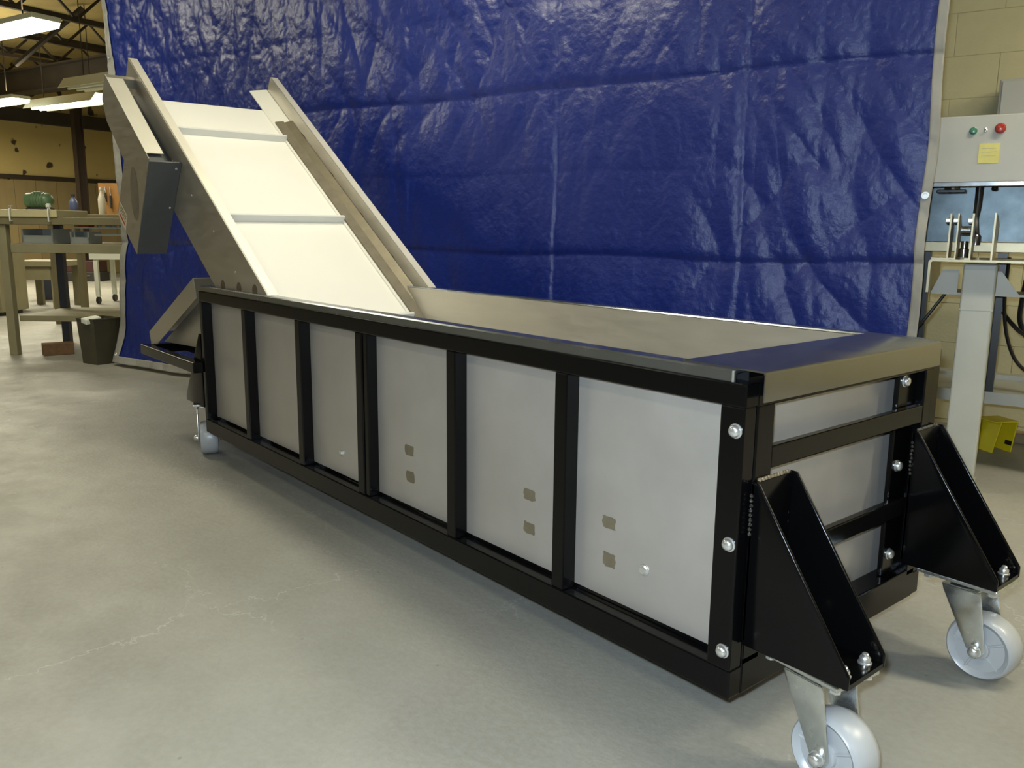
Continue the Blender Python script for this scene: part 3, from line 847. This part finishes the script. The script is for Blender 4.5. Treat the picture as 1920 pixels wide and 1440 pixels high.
wc = thing('wall_cabinet', 'grey electrical cabinet on the cream block wall above the control box', 'cabinet', bg(0, 0), TH)
MB().box(-.105, .45, 1.08, 1.278, 1.30, 1.69).build('cabinet_body', M_grey, wc, bevel=.006)
MB().box(-.095, .44, 1.068, 1.080, 1.31, 1.68).build('cabinet_door', M_grey, wc, bevel=.004)

# yellow folded stand on the floor
ys = thing('step_stand', 'small bright yellow folded steel stand on the floor behind the post', 'stand', bg(.030, .80), TH + .75)
MB().box(-.035, .085, -.06, .06, .138, .145).build('top_plate', M_yellow, ys, bevel=.002)
MB().hexa([(-.040, -.06, 0), (-.034, -.06, 0), (-.034, .06, 0), (-.040, .06, 0), (-.005, -.06, -.0001 + .140), (.001, -.06, -.0001 + .140), (.001, .06, -.0001 + .140), (-.005, .06, -.0001 + .140)]).build('leg', M_yellow, ys)
lg = MB().hexa([(.058, -.06, 0), (.064, -.06, 0), (.064, .06, 0), (.058, .06, 0), (.079, -.06, -.0001 + .140), (.085, -.06, -.0001 + .140), (.085, .06, -.0001 + .140), (.079, .06, -.0001 + .140)]).build('leg', M_yellow, ys)
MB().hexa([(.0595, -.06, .03), (.0605, -.06, .03), (.0605, -.02, .03), (.0595, -.02, .03), (.062, -.06, .05), (.063, -.06, .05), (.063, -.02, .05), (.062, -.02, .05)]).build('sticker', M_blk, lg)
pb = MB().box(-.06, .32, -.05, .05, 0, .045).build('timber_block', mat('pale_timber', (0.30, 0.23, 0.13), 0.7, var=.15, vscale=20), None, bevel=.003)
place(tag(pb, 'pale timber offcut lying on the floor below the rear beam', 'timber'), bg(.02, 1.05), TH)

# ------------------------------------------------------------------ workbench corner at the far left
M_olive = mat('tan_bench_paint', (0.24, 0.215, 0.125), 0.55, var=0.12, vscale=4)
M_slab = mat('bench_slab', (0.17, 0.145, 0.075), 0.6, var=0.12, vscale=4)
M_plate = mat('pale_steel_plate', (0.50, 0.45, 0.26), 0.4, var=0.06, vscale=4)
M_dark = mat('dark_steel', (0.03, 0.028, 0.028), 0.5)
M_bluegrey = mat('dark_blue_plastic', (0.025, 0.03, 0.05), 0.5)
M_tray = mat('white_tray', (0.66, 0.68, 0.60), 0.45)
M_gmach = mat('green_enamel', (0.085, 0.15, 0.075), 0.4, var=0.15, vscale=20)
M_orange = mat('orange_card', (0.75, 0.12, 0.03), 0.5)
M_binm = mat('olive_bin', (0.050, 0.046, 0.026), 0.55, var=0.15, vscale=6)
M_wood = mat('dark_timber', (0.14, 0.075, 0.03), 0.7, var=0.25, vscale=18)
M_peg = mat('orange_pegboard', (0.33, 0.16, 0.04), 0.7, var=0.15, vscale=8)
BTH = math.radians(50.02)
B0 = Vector((-6.492, -0.075, 0))
def bench(x, y, z=0.0):
    return B0 + Vector((math.cos(BTH) * x - math.sin(BTH) * y, math.sin(BTH) * x + math.cos(BTH) * y, z))

wb = thing('workbench', 'tall tan steel workbench with two shelves left of the tarpaulin', 'bench', B0, BTH)
for x, y, m_ in ((0, 0, M_olive), (.04, .69, M_bluegrey), (.95, 0, M_olive), (.95, .69, M_olive)):
    MB().box(x - .03, x + .03, y - .03, y + .03, 0, .985).build('leg', m_, wb, bevel=.004)
MB().box(-.35, 1.05, -.05, .74, .985, 1.04).build('bench_top', M_slab, wb, bevel=.004)
MB().box(.036, 1.0, .0, .70, .775, .845).build('shelf', M_olive, wb, bevel=.004)
MB().box(.036, 1.0, .03, .72, .255, .300).build('shelf', M_olive, wb, bevel=.004)
sp1 = MB().box(-.35, .44, -.06, .40, 1.04, 1.095).build('steel_plate', M_plate, None, bevel=.004)
place(tag(sp1, 'thick pale steel plate lying on top of the tall tan workbench', 'plate'), B0, BTH)

gm = thing('bench_motor', 'green enamelled motor sitting on the pale steel plate', 'motor', bench(.20, .16, 1.095), BTH)
MB().lathe([(.035, -.10), (.058, -.09), (.062, -.05), (.062, .06), (.050, .085), (.02, .10)], (0, 0, .068), (1, 0, 0), 20).build('housing', M_gmach, gm, smooth=True)
for k in range(5):
    MB().lathe([(.066, 0), (.066, .007)], (-.045 + k * .022, 0, .068), (1, 0, 0), 20).build('cooling_fin', M_gmach, gm)
MB().box(-.085, .085, -.045, .045, 0, .014).build('foot', M_dark, gm)
MB().box(-.03, .03, -.03, .03, .118, .135).build('terminal_box', M_gmach, gm, bevel=.003)
MB().box(.070, .098, -.05, -.03, .02, .05).build('tag_plate', M_tray, gm)
for i, x in enumerate((.10, .385)):
    c = thing('clamp', 'small steel clamp gripping the plate edge %s' % ('in front of the green motor', 'at the plate end by the blue funnel')[i], 'clamp', bench(x, -.075, 1.04), BTH, 'clamps on the steel plate')
    MB().tube([(0, .03, .056), (0, 0, .060), (0, -.004, .03), (0, 0, -.03), (0, .03, -.028)], .006, 8).build('clamp_frame', M_tray, c, smooth=True)
    MB().tube([(0, .020, .057), (0, .020, .085)], .004, 8).build('clamp_screw', M_bolt, c, smooth=True)
    MB().tube([(-.015, .020, .08), (.015, .020, .08)], .003, 6).build('handle', M_bolt, c, smooth=True)

def tray(x0, x1, y0, y1, z, h, label):
    t = thing('storage_tray', label, 'tray', bench((x0 + x1) / 2, (y0 + y1) / 2, z), BTH, 'trays on the middle shelf')
    w, d = (x1 - x0) / 2, (y1 - y0) / 2
    MB().box(-w, w, -d, d, 0, .006).build('base', M_tray, t)
    MB().box(-w, w, -d, -d + .006, .006, h * .55).build('front_wall', M_tray, t)
    MB().box(-w, w, d - .006, d, .006, h).build('back_wall', M_tray, t)
    for s in (-1, 1):
        MB().box(min(s * w, s * (w - .012)), max(s * w, s * (w - .012)), -d, d, .006, h).build('side_wall', M_tray, t)
tray(.06, .30, .12, .40, .845, .108, 'long white storage tray on the middle shelf under the motor')
tray(.43, .575, .12, .32, .845, .090, 'short white storage tray on the middle shelf below the orange box')
rk = thing('shelf_rack', 'low white rack over the middle shelf right of the trays', 'rack', bench(.70, .26, .845), BTH)
MB().box(-.25, .30, -.12, .14, .115, .125).build('rack_board', M_tray, rk)
for x in (-.245, .29):
    for y in (-.115, .13):
        MB().box(x - .005, x + .005, y - .005, y + .005, 0, .115).build('leg', M_tray, rk)
MB().box(-.09, .30, -.125, -.119, .06, .075).build('rack_rail', M_tray, rk)
ob = MB().box(-.04, .04, -.05, .05, 0, .032).build('orange_box', M_orange, None, bevel=.002)
place(tag(ob, 'small bright orange box on the low white rack', 'box'), bench(.50, .24, .971), BTH)
for i in range(5):
    j = thing('small_jar', 'little pale jar in the row on the low white rack', 'jar', bench(.60 + i * .055, .24 + (i % 2) * .03, .971), BTH, 'jars on the white rack')
    MB().lathe([(.016, 0), (.017, .004), (.017, .026), (.012, .030)], (0, 0, 0), (0, 0, 1), 12).build('body', M_tray, j, smooth=True)
    MB().lathe([(.014, .030), (.014, .038)], (0, 0, 0), (0, 0, 1), 12).build('lid', M_zinc, j)
bb = thing('open_bin', 'dark olive open bin standing beside the tarpaulin corner', 'bin', bench(.825, -.34, 0), BTH - .55)
w0, w1, hh = .088, .104, .325
for (a, b_) in (((-1, -1), (1, -1)), ((1, -1), (1, 1)), ((1, 1), (-1, 1)), ((-1, 1), (-1, -1))):
    p = []
    for sc, z in ((w0, 0.0), (w1, hh)):
        for (cx, cy), k in ((a, 1), (b_, 1), (b_, .955), (a, .955)):
            p.append((cx * sc * k, cy * sc * k, z))
    MB().hexa(p).build('wall', M_binm, bb)
MB().box(-w0, w0, -w0, w0, 0, .008).build('base', M_binm, bb)
for (x0, x1, y0, y1) in ((-1, 1, -1.04, -.96), (-1, 1, .96, 1.04), (-1.04, -.96, -1, 1), (.96, 1.04, -1, 1)):
    MB().box(x0 * w1, x1 * w1, y0 * w1, y1 * w1, hh - .004, hh + .006).build('lip', M_binm, bb)
MB().hexa([(-.02, -.12, .30), (.06, -.13, .29), (.07, -.02, .31), (-.03, .0, .32), (-.02, -.12, .335), (.06, -.13, .325), (.07, -.02, .34), (-.03, .0, .345)]).build('paper_scrap', M_tray, bb, bevel=.004)
tb = MB().box(-.105, .105, -.05, .05, 0, .092).build('timber_block', M_wood, None, bevel=.004)
place(tag(tb, 'dark brown timber block on the floor under the tall workbench', 'timber'), bench(.31, .03, 0), BTH + .62)

# second bench further back with a pegboard
b2 = thing('rear_bench', 'dim brown bench with orange pegboard behind the tall workbench', 'bench', bench(-.55, 2.0, 0), BTH)
MB().box(-.25, .75, 0, .62, 1.03, 1.09).build('bench_top', M_slab, b2, bevel=.004)
for x in (-.2, .70):
    for y in (.05, .56):
        MB().box(x - .03, x + .03, y - .03, y + .03, 0, 1.03).build('leg', M_slab, b2)
pg = MB().box(.02, .75, .60, .62, 1.09, 1.42).build('pegboard', M_peg, b2)
def bottle(x, y, z, h, r, m_, mc, label, name='bottle'):
    t = thing(name, label, 'bottle', bench(x, y, z), BTH)
    MB().lathe([(r * .9, 0), (r, .01), (r, h * .55), (r * .75, h * .68), (r * .35, h * .82), (r * .33, h * .9)], (0, 0, 0), (0, 0, 1), 16).build('body', m_, t, smooth=True)
    MB().lathe([(r * .45, h * .9), (r * .45, h)], (0, 0, 0), (0, 0, 1), 12).build('cap', mc, t, smooth=True)
bottle(-.31, 2.20, 1.09, .27, .035, mat('cream_bottle', (.6, .56, .45), .35), M_tray, 'slim cream bottle standing in front of the orange pegboard')
bottle(-.62, 2.25, 1.09, .20, .045, mat('blue_bottle', (.06, .08, .17), .4), M_bluegrey, 'dull blue bottle at the end of the rear bench beside the brown column')
for i, (x, h) in enumerate(((-.40, .22), (-.45, .15), (-.20, .24))):
    t = thing('hand_tool', ('dark long-handled tool hanging left of the cream bottle', 'short dark tool hanging at the pegboard edge', 'dark tool hanging right of the cream bottle')[i], 'tool', bench(x, 2.58, 1.38 - h), BTH, 'tools on the pegboard')
    MB().tube([(0, 0, 0), (0, 0, h * .6)], .011, 8).build('grip', M_dark, t, smooth=True)
    MB().tube([(0, 0, h * .6), (0, 0, h)], .006, 8).build('shank', M_zinc, t, smooth=True)

lt = thing('low_bench', 'low tan table seen under the shelves of the tall workbench', 'table', bench(-2.15, 3.60, 0), BTH)
MB().box(-.02, .60, 0, .6, .50, .56).build('table_top', M_olive, lt)
MB().box(0, .50, .03, .06, .34, .50).build('apron', M_olive, lt)
for x in (.0, .47):
    for y in (.03, .52):
        MB().box(x, x + .08, y, y + .05, 0, .50).build('leg', M_olive, lt)
bn = thing('waste_bin', 'dark blue waste bin behind the low tan table', 'bin', bench(-2.45, 4.9, 0), BTH)
MB().lathe([(.11, 0), (.135, .44), (.145, .45), (.145, .47), (.128, .47), (.105, .02)], (0, 0, 0), (0, 0, 1), 20).build('body', M_bluegrey, bn, smooth=True)
MB().lathe([(.150, .44), (.150, .455)], (0, 0, 0), (0, 0, 1), 20).build('rim', M_bluegrey, bn)
ct = thing('white_cart', 'white utility cart on casters behind the workbench', 'cart', bench(-1.50, 4.25, 0), BTH)
MB().box(-.02, .75, 0, .5, .56, .64).build('cart_top', M_tray, ct, bevel=.006)
for x, y in ((0.02, .02), (.70, .02), (.02, .46), (.70, .46)):
    MB().box(x, x + .05, y, y + .04, .09, .56).build('leg', M_tray, ct)
    MB().lathe([(.045, -.015), (.045, .015)], (x + .025, y + .02, .045), (1, 0, 0), 14).build('wheel', M_blk, ct)
rb = MB().box(-.05, .05, -.06, .06, 0, .09).build('red_box', mat('red_metal', (.22, .02, .012), .4), None, bevel=.004)
place(tag(rb, 'small red metal box on top of the white cart', 'box'), bench(-1.12, 4.45, .64), BTH)
tcst = thing('tool_chest', 'long dark tool chest on the floor against the far wall', 'chest', bench(-3.85, 8.6, 0), BTH)
MB().box(-.30, .32, 0, .35, .0, .16).build('lower_case', M_dark, tcst, bevel=.01)
MB().box(-.28, .30, .02, .33, .16, .36).build('upper_case', mat('dark_maroon', (.05, .02, .018), .45), tcst, bevel=.01)
MB().box(-.12, .14, -.012, 0, .09, .105).build('handle', M_zinc, tcst)
cabn = thing('floor_cabinet', 'tan floor cabinet cut by the picture edge behind the tall workbench', 'cabinet', bench(-1.72, 2.7, 0), BTH)
MB().box(-.55, .0, 0, .5, .04, .74).build('cabinet_body', M_olive, cabn, bevel=.006)
MB().box(-.53, -.02, -.012, 0, .08, .70).build('cabinet_door', M_olive, cabn, bevel=.004)
MB().box(-.50, -.05, .05, .45, 0, .04).build('plinth', M_dark, cabn)
# brown steel column before the far wall
cl = MB()
cl.box(-.06, .06, -.08, -.065, 0, 3.16).box(-.06, .06, .065, .08, 0, 3.16).box(-.012, .012, -.065, .065, 0, 3.16)
co = cl.build('column', M_column, wl)
wl_inv = Matrix.Translation(-O)
pcol = bench(-4.03, 9.2, 0) - O
co.location = (pcol.dot(EU), pcol.dot(EV), 0)

# ------------------------------------------------------------------ fluorescent fixtures
M_tubeglow = emit('lit_lens', (0.93, 1.0, 0.88), 9.0)
M_house = mat('fixture_enamel', (0.85, 0.85, 0.66), 0.45)
def fixture(loc, length, label, lit=True, group='lit fluorescent fixtures', watts=None, hood=False, uplight=0.0):
    t = thing('fluorescent_light', label, 'light', loc, TH, group)
    h = length / 2
    if hood:
        poly = [(-.19, -.02), (-.10, .11), (.10, .11), (.19, -.02), (.175, -.02), (.09, .095), (-.09, .095), (-.175, -.02)]
        MB().prism(poly, lambda p, q, d: (d, p, q), -h, h).build('reflector', M_house, t)
    else:
        MB().box(-h, h, -.13, .13, 0.0, .045).build('housing', M_house, t, bevel=.004)
    lens = [(-.125, 0), (-.11, -.045), (-.05, -.065), (.05, -.065), (.11, -.045), (.125, 0)]
    if not hood:
        MB().prism(lens, lambda p, q, d: (d, p, q), -h + .01, h - .01).build('lens', M_tubeglow if lit else M_house, t)
    else:
        for y in (-.06, .06):
            MB().tube([(-h + .03, y, -.01), (h - .03, y, -.01)], .018, 10).build('lamp_tube', M_tubeglow if lit else M_tray, t, smooth=True)
    zc = 3.98 - loc[2]
    for x in (-h * .7, h * .7):
        MB().tube([(x, 0, .04 if not hood else .11), (x, 0, zc)], .006, 6).build('hanger', M_girder, t)
    if lit:
        ld = bpy.data.lights.new('fluorescent_glow', 'AREA')
        ld.shape = 'RECTANGLE'; ld.size = length * .95; ld.size_y = .24
        ld.energy = (watts or LAMP_WATTS) * length / 1.22
        ld.color = LAMP_COLOR
        lo = bpy.data.objects.new('fluorescent_glow', ld); COL.objects.link(lo)
        lo.parent = t; lo.location = (0, 0, -.072)
        if uplight:
            l2 = bpy.data.lights.new('fluorescent_uplight', 'AREA')
            l2.shape = 'RECTANGLE'; l2.size = length * .95; l2.size_y = .2; l2.energy = ld.energy * uplight; l2.color = LAMP_COLOR
            lu = bpy.data.objects.new('fluorescent_uplight', l2); COL.objects.link(lu)
            lu.parent = t; lu.location = (0, 0, .13); lu.rotation_euler = (PI, 0, 0)
    return t
def fx(u, v, z, *a, **k):
    return fixture(bg(u, v, z), *a, **k)
fx(-8.56, .77, 2.72, 2.44, 'large glowing fluorescent fixture at the top left corner', watts=30, uplight=.4)
fx(-13.41, 3.12, 2.72, 2.44, 'smaller glowing fluorescent fixture at the left edge below the large one', watts=60, uplight=.3)
fx(-12.05, 3.70, 2.70, 1.70, 'long lit fluorescent tube fixture left of the conveyor head', watts=60, hood=True)
fx(-9.75, 2.97, 2.72, 1.9, 'unlit fixture with pale cream reflector hood beside the tarpaulin edge', lit=False, hood=True, group='unlit fixtures')
fx(-8.2, 4.2, 2.85, 1.22, 'unseen fluorescent fixture added in the bay behind the tarpaulin', watts=55)  # added out of view to brighten the benches and trays from behind
for i, u in enumerate((-5.2, -2.2, 0.8)):
    fx(u, -1.15, 2.85, 1.22, 'fluorescent fixture over the hopper, %s' % ('by its far end', 'above its middle', 'above its near end')[i])
for i, u in enumerate((-9.5, -5.2, -0.9, 3.2)):
    fx(u, -4.6, 2.85, 1.22, 'fluorescent fixture over the open floor, %s from the far wall' % ('first', 'second', 'third', 'fourth')[i], watts=(14, 18, 27, 27)[i])
fx(2.7, -.35, 2.85, 1.22, 'unseen fluorescent fixture added near the cream block wall by the press stand', watts=65)  # extra lamp out of view, added to brighten the block wall and control box
